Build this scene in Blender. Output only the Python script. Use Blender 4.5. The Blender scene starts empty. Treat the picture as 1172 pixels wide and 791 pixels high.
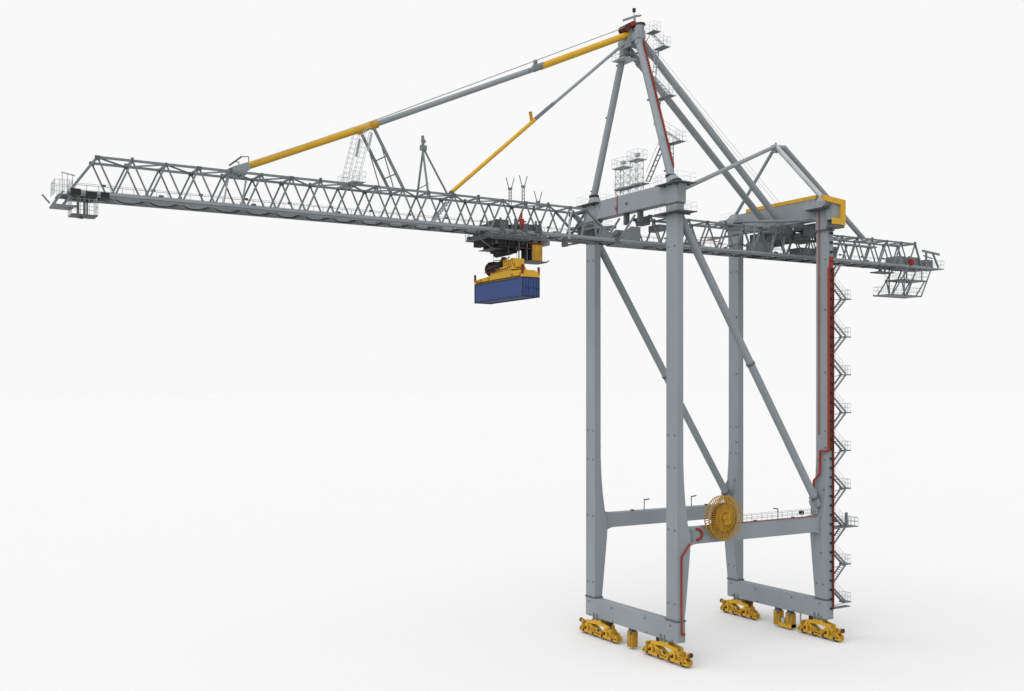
import bpy, math, random
from mathutils import Vector, Matrix
random.seed(7)
SC = bpy.context.scene
COL = SC.collection
S = 1.1            # survey units -> metres
GZ = -2.45         # survey height of the floor


def W(p):
    return Vector((p[0] * S, p[1] * S, (p[2] - GZ) * S))


# ------------------------------------------------------------------ materials
def mat(name, col, rough=0.5, metal=0.0, var=0.10, scale=0.35, spec=0.12):
    m = bpy.data.materials.new(name)
    m.use_nodes = True
    nt = m.node_tree
    b = nt.nodes['Principled BSDF']
    tc = nt.nodes.new('ShaderNodeTexCoord')
    mp = nt.nodes.new('ShaderNodeMapping')
    mp.inputs['Scale'].default_value = (scale, scale, scale * 0.45)
    nt.links.new(tc.outputs['Object'], mp.inputs['Vector'])
    n = nt.nodes.new('ShaderNodeTexNoise')
    n.inputs['Scale'].default_value = 1.6
    n.inputs['Detail'].default_value = 6
    n.inputs['Roughness'].default_value = 0.6
    nt.links.new(mp.outputs['Vector'], n.inputs['Vector'])
    r = nt.nodes.new('ShaderNodeValToRGB')
    r.color_ramp.elements[0].position = 0.3
    r.color_ramp.elements[1].position = 0.7
    r.color_ramp.elements[0].color = [c * (1 - var) for c in col] + [1]
    r.color_ramp.elements[1].color = [min(1, c * (1 + var)) for c in col] + [1]
    nt.links.new(n.outputs['Fac'], r.inputs['Fac'])
    nt.links.new(r.outputs['Color'], b.inputs['Base Color'])
    rr = nt.nodes.new('ShaderNodeMapRange')
    rr.inputs['To Min'].default_value = max(0.05, rough - 0.08)
    rr.inputs['To Max'].default_value = min(1.0, rough + 0.08)
    nt.links.new(n.outputs['Fac'], rr.inputs['Value'])
    nt.links.new(rr.outputs['Result'], b.inputs['Roughness'])
    b.inputs['Metallic'].default_value = metal
    b.inputs['Specular IOR Level'].default_value = spec
    return m


M = dict(
    grey=mat('grey_steel_paint', (0.160, 0.176, 0.186), 0.55, var=0.08, scale=0.12),
    steel=mat('lattice_grey_paint', (0.112, 0.123, 0.130), 0.55, var=0.08),
    dark=mat('dark_machinery_paint_and_shade', (0.066, 0.069, 0.072), 0.6, var=0.2, scale=1.0),  # dark machinery colour; under the trolley it also stands in for shade
    black=mat('black_rubber_and_shade', (0.016, 0.016, 0.017), 0.7, var=0.2),
    pale=mat('galvanised_steel', (0.26, 0.27, 0.28), 0.5, var=0.1),
    yellow=mat('yellow_paint', (0.375, 0.218, 0.020), 0.5, var=0.08, scale=0.5),
    ochre=mat('worn_yellow_paint', (0.27, 0.148, 0.016), 0.55, var=0.25, scale=1.2),
    red=mat('red_cable_duct', (0.19, 0.024, 0.019), 0.5, var=0.12),
    darkred=mat('dark_red_paint', (0.115, 0.020, 0.017), 0.6, var=0.35, scale=1.5),
    reel=mat('reel_golden_paint', (0.205, 0.108, 0.014), 0.55, var=0.35, scale=1.5),
    brown=mat('dark_red_guide', (0.058, 0.022, 0.018), 0.6, var=0.2),
    blue=mat('blue_container_paint', (0.027, 0.047, 0.126), 0.7, var=0.05, scale=0.5),
    navy=mat('container_frame_paint', (0.018, 0.024, 0.045), 0.6, var=0.1),
    glass=mat('dark_window_glass', (0.015, 0.018, 0.02), 0.15, var=0.1, spec=0.6),
    floor=mat('studio_floor_paper', (0.513, 0.513, 0.513), 0.95, var=0.002, scale=0.02, spec=0.05),
)


# ------------------------------------------------------------------ mesh builder
class MB:
    def __init__(self):
        self.v = []; self.f = []; self.mi = []; self.sm = []; self.cur = 0; self.gid = -1; self.gs = []

    def add(self, vs, fs, smooth=False, new=True):
        o = len(self.v); self.gid += 1 if new else 0; self.gs += [self.gid] * len(fs)
        self.v += [tuple(p) for p in vs]
        for f in fs:
            self.f.append([i + o for i in f]); self.mi.append(self.cur); self.sm.append(smooth)
        return self

    def box(self, x0, x1, y0, y1, z0, z1):
        vs = [(x, y, z) for z in (z0, z1) for y in (y0, y1) for x in (x0, x1)]
        return self.add(vs, [(0, 2, 3, 1), (4, 5, 7, 6), (0, 1, 5, 4), (2, 6, 7, 3), (0, 4, 6, 2), (1, 3, 7, 5)])

    def bar(self, a, b, w, h=None, up=(0, 0, 1)):
        h = h or w
        a = Vector(a); b = Vector(b); d = (b - a).normalized(); up = Vector(up)
        if abs(d.dot(up)) > 0.98: up = Vector((1, 0, 0))
        s = d.cross(up).normalized(); u = s.cross(d)
        vs = []
        for p in (a, b):
            for i, j in ((-1, -1), (1, -1), (1, 1), (-1, 1)):
                vs.append(p + s * (i * w / 2) + u * (j * h / 2))
        return self.add(vs, [(3, 2, 1, 0), (4, 5, 6, 7), (0, 1, 5, 4), (1, 2, 6, 5), (2, 3, 7, 6), (3, 0, 4, 7)])

    def tube(self, a, b, r, r1=None, n=8, cap=True):
        r1 = r if r1 is None else r1
        a = Vector(a); b = Vector(b); d = (b - a).normalized()
        up = Vector((0, 0, 1)) if abs(d.z) < 0.95 else Vector((1, 0, 0))
        s = d.cross(up).normalized(); u = s.cross(d)
        vs = []
        for p, q in ((a, r), (b, r1)):
            for k in range(n):
                t = 2 * math.pi * k / n
                vs.append(p + s * (q * math.cos(t)) + u * (q * math.sin(t)))
        self.add(vs, [(k, (k + 1) % n, n + (k + 1) % n, n + k) for k in range(n)], True)
        if cap:
            self.add(vs[:n], [tuple(range(n - 1, -1, -1))], new=False); self.add(vs[n:], [tuple(range(n))], new=False)
        return self

    def path(self, pts, r, n=8):
        for a, b in zip(pts, pts[1:]): self.tube(a, b, r, n=n)
        return self

    def prism_xz(self, poly, y0, y1):
        n = len(poly)
        vs = [(x, y0, z) for x, z in poly] + [(x, y1, z) for x, z in poly]
        area = sum(poly[i][0] * poly[(i + 1) % n][1] - poly[(i + 1) % n][0] * poly[i][1] for i in range(n))
        fs = [tuple(range(n)), tuple(range(2 * n - 1, n - 1, -1))] + [(n + i, n + (i + 1) % n, (i + 1) % n, i) for i in range(n)]
        if area < 0: fs = [tuple(reversed(f)) for f in fs]
        return self.add(vs, fs)

    def prism_yz(self, poly, x0, x1):
        n = len(poly)
        vs = [(x0, y, z) for y, z in poly] + [(x1, y, z) for y, z in poly]
        area = sum(poly[i][0] * poly[(i + 1) % n][1] - poly[(i + 1) % n][0] * poly[i][1] for i in range(n))
        fs = [tuple(range(n - 1, -1, -1)), tuple(range(n, 2 * n))] + [(i, (i + 1) % n, n + (i + 1) % n, n + i) for i in range(n)]
        if area < 0: fs = [tuple(reversed(f)) for f in fs]
        return self.add(vs, fs)

    def prism_xy(self, poly, z0, z1):
        n = len(poly)
        vs = [(x, y, z0) for x, y in poly] + [(x, y, z1) for x, y in poly]
        return self.add(vs, [tuple(range(n - 1, -1, -1)), tuple(range(n, 2 * n))] + [(i, (i + 1) % n, n + (i + 1) % n, n + i) for i in range(n)])

    def ring(self, c, R, r, axis='y', n=40, m=6):
        vs = []; fs = []
        for i in range(n):
            t = 2 * math.pi * i / n
            for j in range(m):
                q = 2 * math.pi * j / m
                rad = R + r * math.cos(q); o = r * math.sin(q)
                if axis == 'y': vs.append((c[0] + rad * math.cos(t), c[1] + o, c[2] + rad * math.sin(t)))
                elif axis == 'x': vs.append((c[0] + o, c[1] + rad * math.cos(t), c[2] + rad * math.sin(t)))
                else: vs.append((c[0] + rad * math.cos(t), c[1] + rad * math.sin(t), c[2] + o))
        for i in range(n):
            for j in range(m):
                fs.append((i * m + j, ((i + 1) % n) * m + j, ((i + 1) % n) * m + (j + 1) % m, i * m + (j + 1) % m))
        return self.add(vs, fs, True)

    def rail(self, pts, h=1.0, step=1.0, r=0.022, closed=False):
        """posts, a top rail and a knee rail along a polyline"""
        P = [Vector(p) for p in pts]
        if closed: P.append(P[0])
        up = Vector((0, 0, 1))
        for a, b in zip(P, P[1:]):
            L = (b - a).length; k = max(1, int(round(L / step)))
            for i in range(k + 1):
                p = a.lerp(b, i / k); self.tube(p, p + up * h, r, n=4, cap=False)
            for q in (1.0, 0.52): self.tube(a + up * h * q, b + up * h * q, r, n=4, cap=False)
        return self

    def each(self, name, mats, parent=None, bevel=0.0):
        """every primitive becomes an object of its own"""
        out = []
        for g in range(self.gid + 1):
            m = MB(); ids = [i for i, q in enumerate(self.gs) if q == g]; mp = {}
            for i in ids:
                f = []
                for v in self.f[i]:
                    if v not in mp: mp[v] = len(m.v); m.v.append(self.v[v])
                    f.append(mp[v])
                m.f.append(f); m.mi.append(self.mi[i]); m.sm.append(self.sm[i])
            out.append(m.build(name, mats, parent, bevel=bevel))
        return out

    def build(self, name, mats, parent=None, org=None, bevel=0.0):
        org = Vector(org) if org is not None else ORG
        me = bpy.data.meshes.new(name)
        me.from_pydata([tuple(W(p) - org) for p in self.v], [], self.f)
        if not isinstance(mats, (list, tuple)): mats = [mats]
        for m in mats: me.materials.append(M[m])
        me.polygons.foreach_set('material_index', self.mi)
        me.polygons.foreach_set('use_smooth', self.sm)
        me.update()
        o = bpy.data.objects.new(name, me); COL.objects.link(o)
        if parent is not None: o.parent = parent
        if bevel > 0:
            b = o.modifiers.new('edge', 'BEVEL'); b.width = bevel; b.segments = 2; b.limit_method = 'ANGLE'; b.angle_limit = 0.6
        return o


def thing(name, base, label, cat, group=None):
    global ORG
    ORG = W(base)
    o = bpy.data.objects.new(name, None); COL.objects.link(o)
    o.location = ORG; o.empty_display_size = 2
    o['label'] = label; o['category'] = cat
    if group: o['group'] = group
    return o


def dup(o, parent, off):
    c = o.copy(); COL.objects.link(c); c.parent = parent
    c.location = Vector(o.location) + Vector(off) * S
    for ch in o.children:
        d = ch.copy(); COL.objects.link(d); d.parent = c
    return c


YC = 8.5
YN, YF, ZT, ZB = 7.05, 9.95, 47.38, 44.22
# ================================================================== floor
fm = bpy.data.meshes.new('studio_floor')
R_ = 6000
fm.from_pydata([(-R_, -R_, 0), (R_, -R_, 0), (R_, R_, 0), (-R_, R_, 0)], [], [(0, 1, 2, 3)])
fm.materials.append(M['floor'])
fo = bpy.data.objects.new('studio_floor', fm); COL.objects.link(fo); fo['kind'] = 'structure'

# ================================================================== the crane
crane = thing('gantry_crane', (12, YC, GZ),
              'huge grey ship-to-shore gantry crane standing on yellow rail bogies, long lattice boom reaching left', 'crane')

# ---- legs
def leg_poly(side):
    inner = [(0.90, 46.6), (0.92, 19.5), (1.02, 17.2), (1.22, 15.0), (1.55, 12.8), (1.92, 11.5), (1.95, 10.7), (1.85, 9.4), (1.12, 2.4)]
    if side == 'water':
        return [(0, 2.4), (0, 46.6)] + inner
    return [(24.05, 2.4), (24.05, 46.6)] + [(24.05 - x * 1.02, z) for x, z in inner]


for side in ('water', 'land'):
    for y0, y1 in ((15.2, 17.05), (-0.1, 1.75)):
        m = MB(); m.prism_xz(leg_poly(side), y0, y1)
        leg = m.build('portal_leg', 'grey', crane, bevel=0.06)
        xa, xb = (-0.07, 1.22) if side == 'water' else (22.85, 24.12)
        f = MB(); f.box(xa, xb, y0 - 0.08, y1 + 0.08, 2.26, 2.42); f.build('base_flange', 'dark', leg)
        g = MB()                                            # lifting lugs and sealed ports seen as small dark studs
        xf = 0 if side == 'water' else None
        for z in (4.2, 12.2, 19.0, 22.5, 43.0):
            for yy in (y0 + 0.35, y1 - 0.45):
                fx = 0.0
                if side == 'land':
                    ip = leg_poly('land')[2:]
                    for (xA, zA), (xB, zB) in zip(ip, ip[1:]):
                        if zB <= z <= zA: fx = xA + (xB - xA) * (zA - z) / (zA - zB)
                g.tube((fx - 0.06, yy, z), (fx + 0.05, yy, z), 0.09, n=8)
        for z in (8.0, 15.5, 20.5, 29.5, 37.0):
            xe = 0.9
            ip = leg_poly(side)[2:]
            for (xA, zA), (xB, zB) in zip(ip, ip[1:]):
                if zB <= z <= zA: xe = xA + (xB - xA) * (zA - z) / (zA - zB)
            sx = 1 if side == 'water' else -1
            g.tube((xe - 0.1 * sx, y0 + 0.3, z), (xe + 0.17 * sx, y0 + 0.3, z), 0.08, n=6)
        g.each('lifting_lug', 'dark', leg)

# ---- sills
for x0, x1 in ((0.0, 1.15), (22.92, 24.07)):
    m = MB(); m.box(x0, x1, -0.15, 17.1, 0.0, 2.26)
    sill = m.build('sill_beam', 'grey', crane, bevel=0.08)
    g = MB()
    for y in (1.0, 5.5, 11.8, 16.4):
        g.tube((x0 - 0.05, y, 1.75), (x0 + 0.05, y, 1.75), 0.10, n=8)
        g.tube((x0 - 0.05, y - 0.3, 0.2), (x0 + 0.05, y - 0.3, 0.2), 0.10, n=8)
    g.each('inspection_port', 'dark', sill)
    br = MB(); gp = MB()
    for yc in ((15.0, 2.3) if x0 < 1 else (15.35, 1.45)):
        br.box(x0 + 0.2, x1 - 0.2, yc - 0.75, yc + 0.75, -0.32, -0.003)
        for d in (-0.32, 0.32): gp.box(x0 - 0.16, x0 - 0.003, yc + d - 0.07, yc + d + 0.07, -0.25, 0.55)
    br.each('pivot_bracket', 'grey', sill); gp.each('guide_lug', 'steel', sill)

# ---- portal beams
for y0, y1, z0, z1 in ((0.25, 1.45, 10.5, 12.32), (15.45, 16.65, 10.65, 12.4)):
    m = MB()
    m.prism_xz([(1.55, z0 - 0.35), (2.9, z0), (21.2, z0), (22.5, z0 - 0.35), (22.5, z1 + 0.25), (21.0, z1), (3.0, z1), (1.55, z1 + 0.25)], y0, y1)
    pb = m.build('portal_beam', 'grey', crane, bevel=0.05)
    g = MB()
    for x in (6.0, 12.0, 18.0): g.box(x, x + 0.4, y0 + 0.3, y0 + 0.6, z1 + 0.003, z1 + 0.18)
    g.each('lifting_lug', 'dark', pb)
    for x in ((8.1, 15.75) if y0 > 10 else (15.8,)):
        l = MB(); l.tube((x, y0 + 0.5, z1), (x, y0 + 0.5, z1 + 1.25), 0.06)
        l.bar((x - 0.05, y0 + 0.5, z1 + 1.25), (x + (0.75 if y0 > 10 else -0.75), y0 + 0.45, z1 + 1.35), 0.16, 0.13)
        l.build('floodlight_post', 'dark', pb)
    if y0 < 1:
        r = MB(); r.rail([(9.0, y0 + 0.15, z1), (21.8, y0 + 0.15, z1)], 0.85, 0.8, 0.03); r.rail([(9.0, y1 - 0.1, z1), (21.8, y1 - 0.1, z1)], 0.85, 1.6, 0.02)
        r.build('handrail', 'pale', pb)
        b = MB(); b.box(19.3, 19.75, y0 + 0.2, y0 + 0.6, z1 + 0.35, z1 + 0.85); b.build('junction_box', 'black', pb)

# ---- diagonal braces with end gussets
for y, a, b in ((16.1, (1.0, 45.4), (22.4, 12.9)), (0.85, (0.7, 47.2), (22.5, 13.6))):
    pa = Vector((a[0], y, a[1])); pb_ = Vector((b[0], y, b[1])); d = (pb_ - pa).normalized()
    m = MB(); m.tube(pa, pb_, 0.45, n=20)
    o = m.build('diagonal_brace', 'grey', crane)
    g = MB()
    mid = pa.lerp(pb_, 0.5); g.tube(mid - d * 0.12, mid + d * 0.12, 0.52, n=20)
    e = pb_ - d * 1.2; g.tube(e - d * 0.1, e + d * 0.1, 0.62, n=20)
    g.each('joint_collar', 'dark', o)
    for q in (0.28, 0.78):
        c = pa.lerp(pb_, q)
    p = MB(); p.prism_xz([(21.0, 14.2), (22.2, 15.6), (22.5, 12.6), (21.8, 12.5)], y - 0.08, y + 0.08); p.build('gusset_plate', 'grey', o)

# ---- waterside cross beam, leg heads
m = MB(); m.box(0.05, 1.35, 1.76, 15.19, 47.9, 50.02)
cb = m.build('cross_beam', 'grey', crane, bevel=0.05)
for y0, y1, sg in ((15.2, 17.05, -1), (-0.1, 1.75, 1)):
    h = MB(); h.box(-0.02, 1.0, y0, y1, 46.78, 47.62)
    h.box(-0.05, 1.25, y0 - 0.02, y1 + 0.02, 47.78, 49.75)
    ya = y1 if sg > 0 else y0
    h.prism_yz([(ya + 0.003 * sg, 47.9), (ya + sg * 1.25, 49.74), (ya + 0.003 * sg, 49.74)], 0.0, 1.38)
    yb = y0 if sg > 0 else y1
    h.prism_yz([(yb - 0.023 * sg, 48.6), (yb - sg * 0.35, 49.74), (yb - 0.023 * sg, 49.74)], 0.1, 1.1)
    ho = h.build('leg_head', 'grey', crane, bevel=0.03)
    f = MB(); f.box(-0.1, 1.12, y0 - 0.08, y1 + 0.08, 47.62, 47.78); f.build('bolted_flange', 'dark', ho)
    for z, ex in ((46.62, 1.15), (49.77, 1.0)):
        p = MB(); p.prism_xy([(-0.75, y0 - ex), (1.9, y0 - ex), (1.9, y1 + ex), (-0.75, y1 + ex)], z, z + 0.1)
        for q in (0.2, 0.8):
            yy = y0 - ex * 0.6 + (y1 - y0 + 1.2 * ex) * q; p.box(-0.6, 1.8, yy - 0.05, yy + 0.05, z - 0.18, z)
        po = p.build('head_platform', 'dark', ho)
        r = MB(); r.rail([(-0.7, y0 - ex + .05, z + 0.1), (1.85, y0 - ex + .05, z + 0.1), (1.85, y1 + ex - .05, z + 0.1), (-0.7, y1 + ex - .05, z + 0.1)], 1.0, 0.85, 0.011, True)
        r.build('platform_handrail', 'pale', crane)
    yc = 1.6 if sg > 0 else 16.1
    c = MB(); c.tube((0.55, (y0 + y1) / 2 + 0.2 * sg, 49.9), (0.55, yc, 50.75), 0.95, 0.52, n=24); c.build('mast_socket', 'grey', ho)
    c = MB(); c.tube((0.55, yc, 50.72), (0.55, yc, 50.98), 0.62, n=24); c.build('mast_flange', 'black', ho)
u = MB(); u.tube((-0.02, 10.7, 47.6), (-0.02, 10.7, 50.3), 0.05); u.build('red_conduit', 'red', cb)
u = MB(); u.tube((-0.06, 10.9, 48.6), (0.06, 10.9, 48.6), .16, n=10); u.tube((-0.06, 8.9, 48.9), (0.06, 8.9, 48.9), .16, n=10); u.each('inspection_port', 'dark', cb)
u = MB()
for y in (7.2, 9.8): u.box(0.4, 1.0, y - 0.2, y + 0.2, 46.6, 47.897)
u.each('boom_hanger', 'dark', cb)

# ---- A-frame mast
TOPN = Vector((0.55, 7.45, 67.6)); TOPF = Vector((0.55, 10.05, 67.1))
mast_near = MB().tube((0.55, 1.6, 50.9), TOPN, 0.44, 0.40, n=24).build('mast_leg', 'grey', crane)
mast_far = MB().tube((0.55, 16.1, 50.9), TOPF, 0.42, 0.40, n=24).build('mast_leg', 'grey', crane)
for mo, b, t in ((mast_near, Vector((0.55, 1.6, 50.9)), TOPN), (mast_far, Vector((0.55, 16.1, 50.9)), TOPF)):
    g = MB()
    for q in (0.04, 0.55, 0.9):
        p = b.lerp(t, q); g.bar(p + Vector((-0.1, 0.35, 0)), p + Vector((-0.1, 0.75, 0)), 0.2, 0.16)
    g.each('lifting_lug', 'dark', mo)
h = MB()
h.bar((0.55, 6.75, 67.95), (0.55, 10.55, 67.45), 1.1, 0.95)
h.tube((0.55, 7.3, 66.9), (0.55, 7.1, 69.0), 0.52, n=20)
h.tube((0.55, 10.05, 66.2), (0.55, 10.0, 67.6), 0.55, n=20)
h.prism_xz([(-0.9, 66.4), (0.4, 67.0), (1.6, 66.9), (1.6, 68.6), (0.2, 69.0)], 8.1, 8.9)
apex = h.build('mast_head', 'grey', crane, bevel=0.03)
MB().tube((0.55, 7.1, 68.99), (0.55, 7.1, 69.2), 0.62, n=20).build('head_flange', 'brown', apex)
s = MB()
for x, z in ((-0.6, 68.75), (0.25, 69.25)):
    for y in (8.0, 8.5, 9.0): s.tube((x, y - 0.14, z), (x, y + 0.14, z), 0.42, n=18)
s.each('rope_sheave', 'brown', apex)
s = MB(); s.bar((-0.3, 8.9, 69.0), (0.5, 8.9, 69.6), 0.3, 0.5); s.bar((-0.2, 7.8, 69.1), (0.5, 7.8, 69.5), 0.2, 0.35); s.each('sheave_guard', 'red', apex)
s = MB(); s.bar((-0.75, 8.5, 69.75), (1.15, 8.5, 70.6), 0.22, 0.26); s.bar((1.0, 8.5, 70.55), (1.75, 8.5, 70.75), 0.35, 0.16)
s.tube((0.75, 8.5, 69.2), (0.9, 8.5, 70.5), 0.12); s.tube((1.2, 8.5, 69.2), (0.9, 8.5, 70.3), 0.07); s.build('service_davit', 'grey', apex)
s = MB(); s.tube((0.8, 8.5, 70.45), (0.8, 8.5, 71.0), 0.035, n=6); s.tube((0.8, 8.5, 71.0), (0.8, 8.5, 71.4), 0.2, n=12); s.build('aviation_lamp', 'black', apex)
s = MB(); s.box(-0.4, 1.6, 8.9, 11.2, 65.75, 65.85); s.rail([(-0.4, 8.9, 65.85), (1.6, 8.9, 65.85), (1.6, 11.2, 65.85), (-0.4, 11.2, 65.85)], 1.0, .8, 0.02, True)
s.build('mast_platform', 'pale', apex)

# red cable ladder down the near mast leg
b = Vector((0.55, 1.6, 50.9)); t = TOPN
axis = (t - b).normalized(); off = Vector((0.34, -0.44, -0.08))
s = MB()
for k, q in enumerate([i / 60 for i in range(5, 60)]):
    p = b.lerp(t, q) + off; s.bar(p - axis * 0.1, p + axis * 0.06, 0.24, 0.2)
for o_ in (-0.02,): s.bar(b.lerp(t, 0.06) + off, b.lerp(t, 1.02) + off, 0.1, 0.14)
s.build('red_cable_ladder', 'red', mast_near)

# mast stairs: landings and flights climbing beside the near mast leg
lands = [(54.7, 0.75, 3.0), (60.1, 2.4, 4.9), (65.8, 3.4, 5.2), (68.0, 5.1, 6.6)]
for i, (z, ya, yb) in enumerate(lands):
    p = MB(); p.box(1.0, 2.0, ya, yb, z - 0.06, z); p.bar((1.0, yb, z - 1.0), (1.2, (ya + yb) / 2, z - 0.06), 0.06)
    lo = p.build('mast_landing', 'steel', crane)
    r = MB(); r.rail([(1.0, ya, z), (2.0, ya, z), (2.0, yb, z), (1.0, yb, z)], 1.05, 0.6, 0.014, True); r.build('platform_handrail', 'pale', lo)
prev = (50.1, 2.6)
for i, (z, ya, yb) in enumerate(lands):
    zp, yp = prev; y1 = yb - 0.3
    n = 1 if i in (0, 3) else 2
    p = MB(); r = MB()
    pts = [(yp, zp), (y1, z)] if n == 1 else [(yp, zp), (y1 + 0.9, (z + zp) / 2), (yb, z)]
    for (ya_, za_), (yb_, zb_) in zip(pts, pts[1:]):
        for x in (1.3, 1.8): p.bar((x, ya_, za_), (x, yb_, zb_), 0.04, 0.10)
        k = int(abs(zb_ - za_) / 0.25)
        for j in range(0, k, 2): p.box(1.3, 1.8, ya_ + (yb_ - ya_) * j / k - .1, ya_ + (yb_ - ya_) * j / k + .1, za_ + (zb_ - za_) * j / k, za_ + (zb_ - za_) * j / k + 0.03)
        for x in (1.8,):
            for hh in (0.55, 1.0): r.tube((x, ya_, za_ + hh), (x, yb_, zb_ + hh), 0.018, n=4, cap=False)
            for j in range(5):
                q = j / 4; r.tube((x, ya_ + (yb_ - ya_) * q, za_ + (zb_ - za_) * q), (x, ya_ + (yb_ - ya_) * q, za_ + (zb_ - za_) * q + 1.0), 0.018, n=4, cap=False)
    fo_ = p.build('mast_stair_flight', 'pale', crane); r.build('stair_handrail', 'pale', fo_)
    prev = (z, (ya + 0.4))

# ---- stays
def seg(name, a, b, r, m, parent=crane, n=20):
    return MB().tube(a, b, r, n=n).build(name, m, parent)


stay = seg('outer_forestay', (-31.7, YC, 53.80), (-11.9, YC, 62.72), 0.29, 'grey')
seg('yellow_lower_link', (-44.5, YC, 48.28), (-31.55, YC, 53.87), 0.34, 'yellow', stay)
seg('yellow_upper_link', (-12.0, YC, 62.68), (0.5, YC, 68.5), 0.37, 'yellow', stay)
g = MB(); g.tube((-12.9, YC, 62.3), (-11.6, YC, 62.9), 0.36, n=16); g.box(-12.8, -12.5, YC - .2, YC + .2, 62.5, 63.3); g.bar((-13.6, YC - .3, 61.9), (-11.9, YC - .3, 62.75), 0.2, 0.35); g.build('link_joint', 'steel', stay)
g = MB(); g.tube((-32.0, YC, 53.65), (-31.3, YC, 53.96), 0.42, n=16); g.bar((-32.6, 6.9, 53.2), (-32.6, 10.1, 53.2), 0.3, 0.3); g.build('link_pin', 'ochre', stay)
g = MB(); g.prism_xz([(-46.5, 47.7), (-45.9, 48.05), (-44.5, 48.6), (-44.15, 48.05), (-44.9, 47.45), (-45.8, 47.2)], YC - .55, YC + .55); g.bar((-46.1, YN, 47.4), (-46.1, YF, 47.4), .4, .3); g.bar((-45.0, YN, 47.35), (-45.0, YF, 47.35), .25, .2); g.build('stay_bracket', 'grey', stay)
g = MB()
for yy in (8.1, 8.9): g.path([(-44.0, yy, 48.72), (-31.5, yy, 54.3), (-0.4, yy, 69.05)], 0.03, 5)
g.build('hoist_rope', 'pale', stay)
g = MB(); g.bar((-46.1, YC, 48.2), (-44.95, YC, 49.15), 0.16, 0.16); g.path([(-45.0, YC, 49.14), (-44.28, YC, 49.22), (-44.28, YC, 48.4)], 0.045); g.path([(-45.5, YC, 48.62), (-45.2, YC, 48.6), (-45.2, YC, 48.1)], 0.045)
g.build('service_davit', 'dark', stay)

stay2 = seg('inner_forestay', (-12.9, YC, 56.66), (-0.4, YC, 67.3), 0.17, 'grey')
seg('yellow_lower_link', (-23.0, YC, 47.9), (-12.75, YC, 56.78), 0.21, 'yellow', stay2)
g = MB(); g.bar((-13.1, YC, 56.5), (-13.3, YC, 57.6), 0.22, 0.3); g.build('link_pin', 'ochre', stay2)
g = MB(); g.bar((-12.7, YC, 56.85), (-10.3, YC, 58.9), 0.36, 0.36); g.build('link_joint', 'steel', stay2); MB().bar((-23.2, YC, 47.45), (-22.8, YC, 47.95), 0.45, 0.55).build('foot_joint', 'dark', stay2)

for ya, yb, z in ((7.1, 7.6, 48.4), (10.0, 9.75, 48.9)):
    a = Vector((1.0, yb, 67.6 if yb < 8 else 67.0)); b = Vector((22.5, ya, z)); d = (b - a).normalized()
    bs = seg('backstay', a, b, 0.41, 'grey', n=24)
    g = MB(); e = a.lerp(b, 0.075); g.tube(e - d * .25, e + d * .25, 0.47, n=20)
    for q in (0.4, 0.55): e = a.lerp(b, q); g.bar(e + Vector((-.25, -.2, -.3)), e + Vector((-.2, -.2, -.55)), 0.2)
    g.each('joint_collar', 'grey', bs)

# ---- landside pyramid
PA = Vector((23.3, 8.6, 58.2))
py = MB().bar(PA + Vector((-0.5, 0, -0.35)), PA + Vector((0.5, 0, -0.35)), 0.6, 0.9).tube(PA + Vector((0, 0, -0.6)), PA + Vector((0, 0, 0.45)), 0.35, 0.1, n=12).tube(PA + Vector((0, 0, -.1)), PA + Vector((1.35, -.1, -.05)), 0.28, n=12).build('landside_pyramid', 'grey', crane)
for a, b, r in (((23.4, 1.1, 50.6), PA, 0.31), ((23.4, 16.1, 50.4), PA, 0.21), ((1.7, 1.2, 49.4), PA, 0.25), ((39.2, YC, 47.7), PA + Vector((1.25, -0.1, 0.0)), 0.34)):
    seg('pyramid_strut', a, b, r, 'pale' if r == 0.31 else 'grey', py)
g = MB()
for yy in (8.2, 8.8): g.tube((1.2, yy, 69.0), (26.4, yy, 48.7), 0.02, n=5)
g.each('hoist_rope', 'pale', crane)

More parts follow.
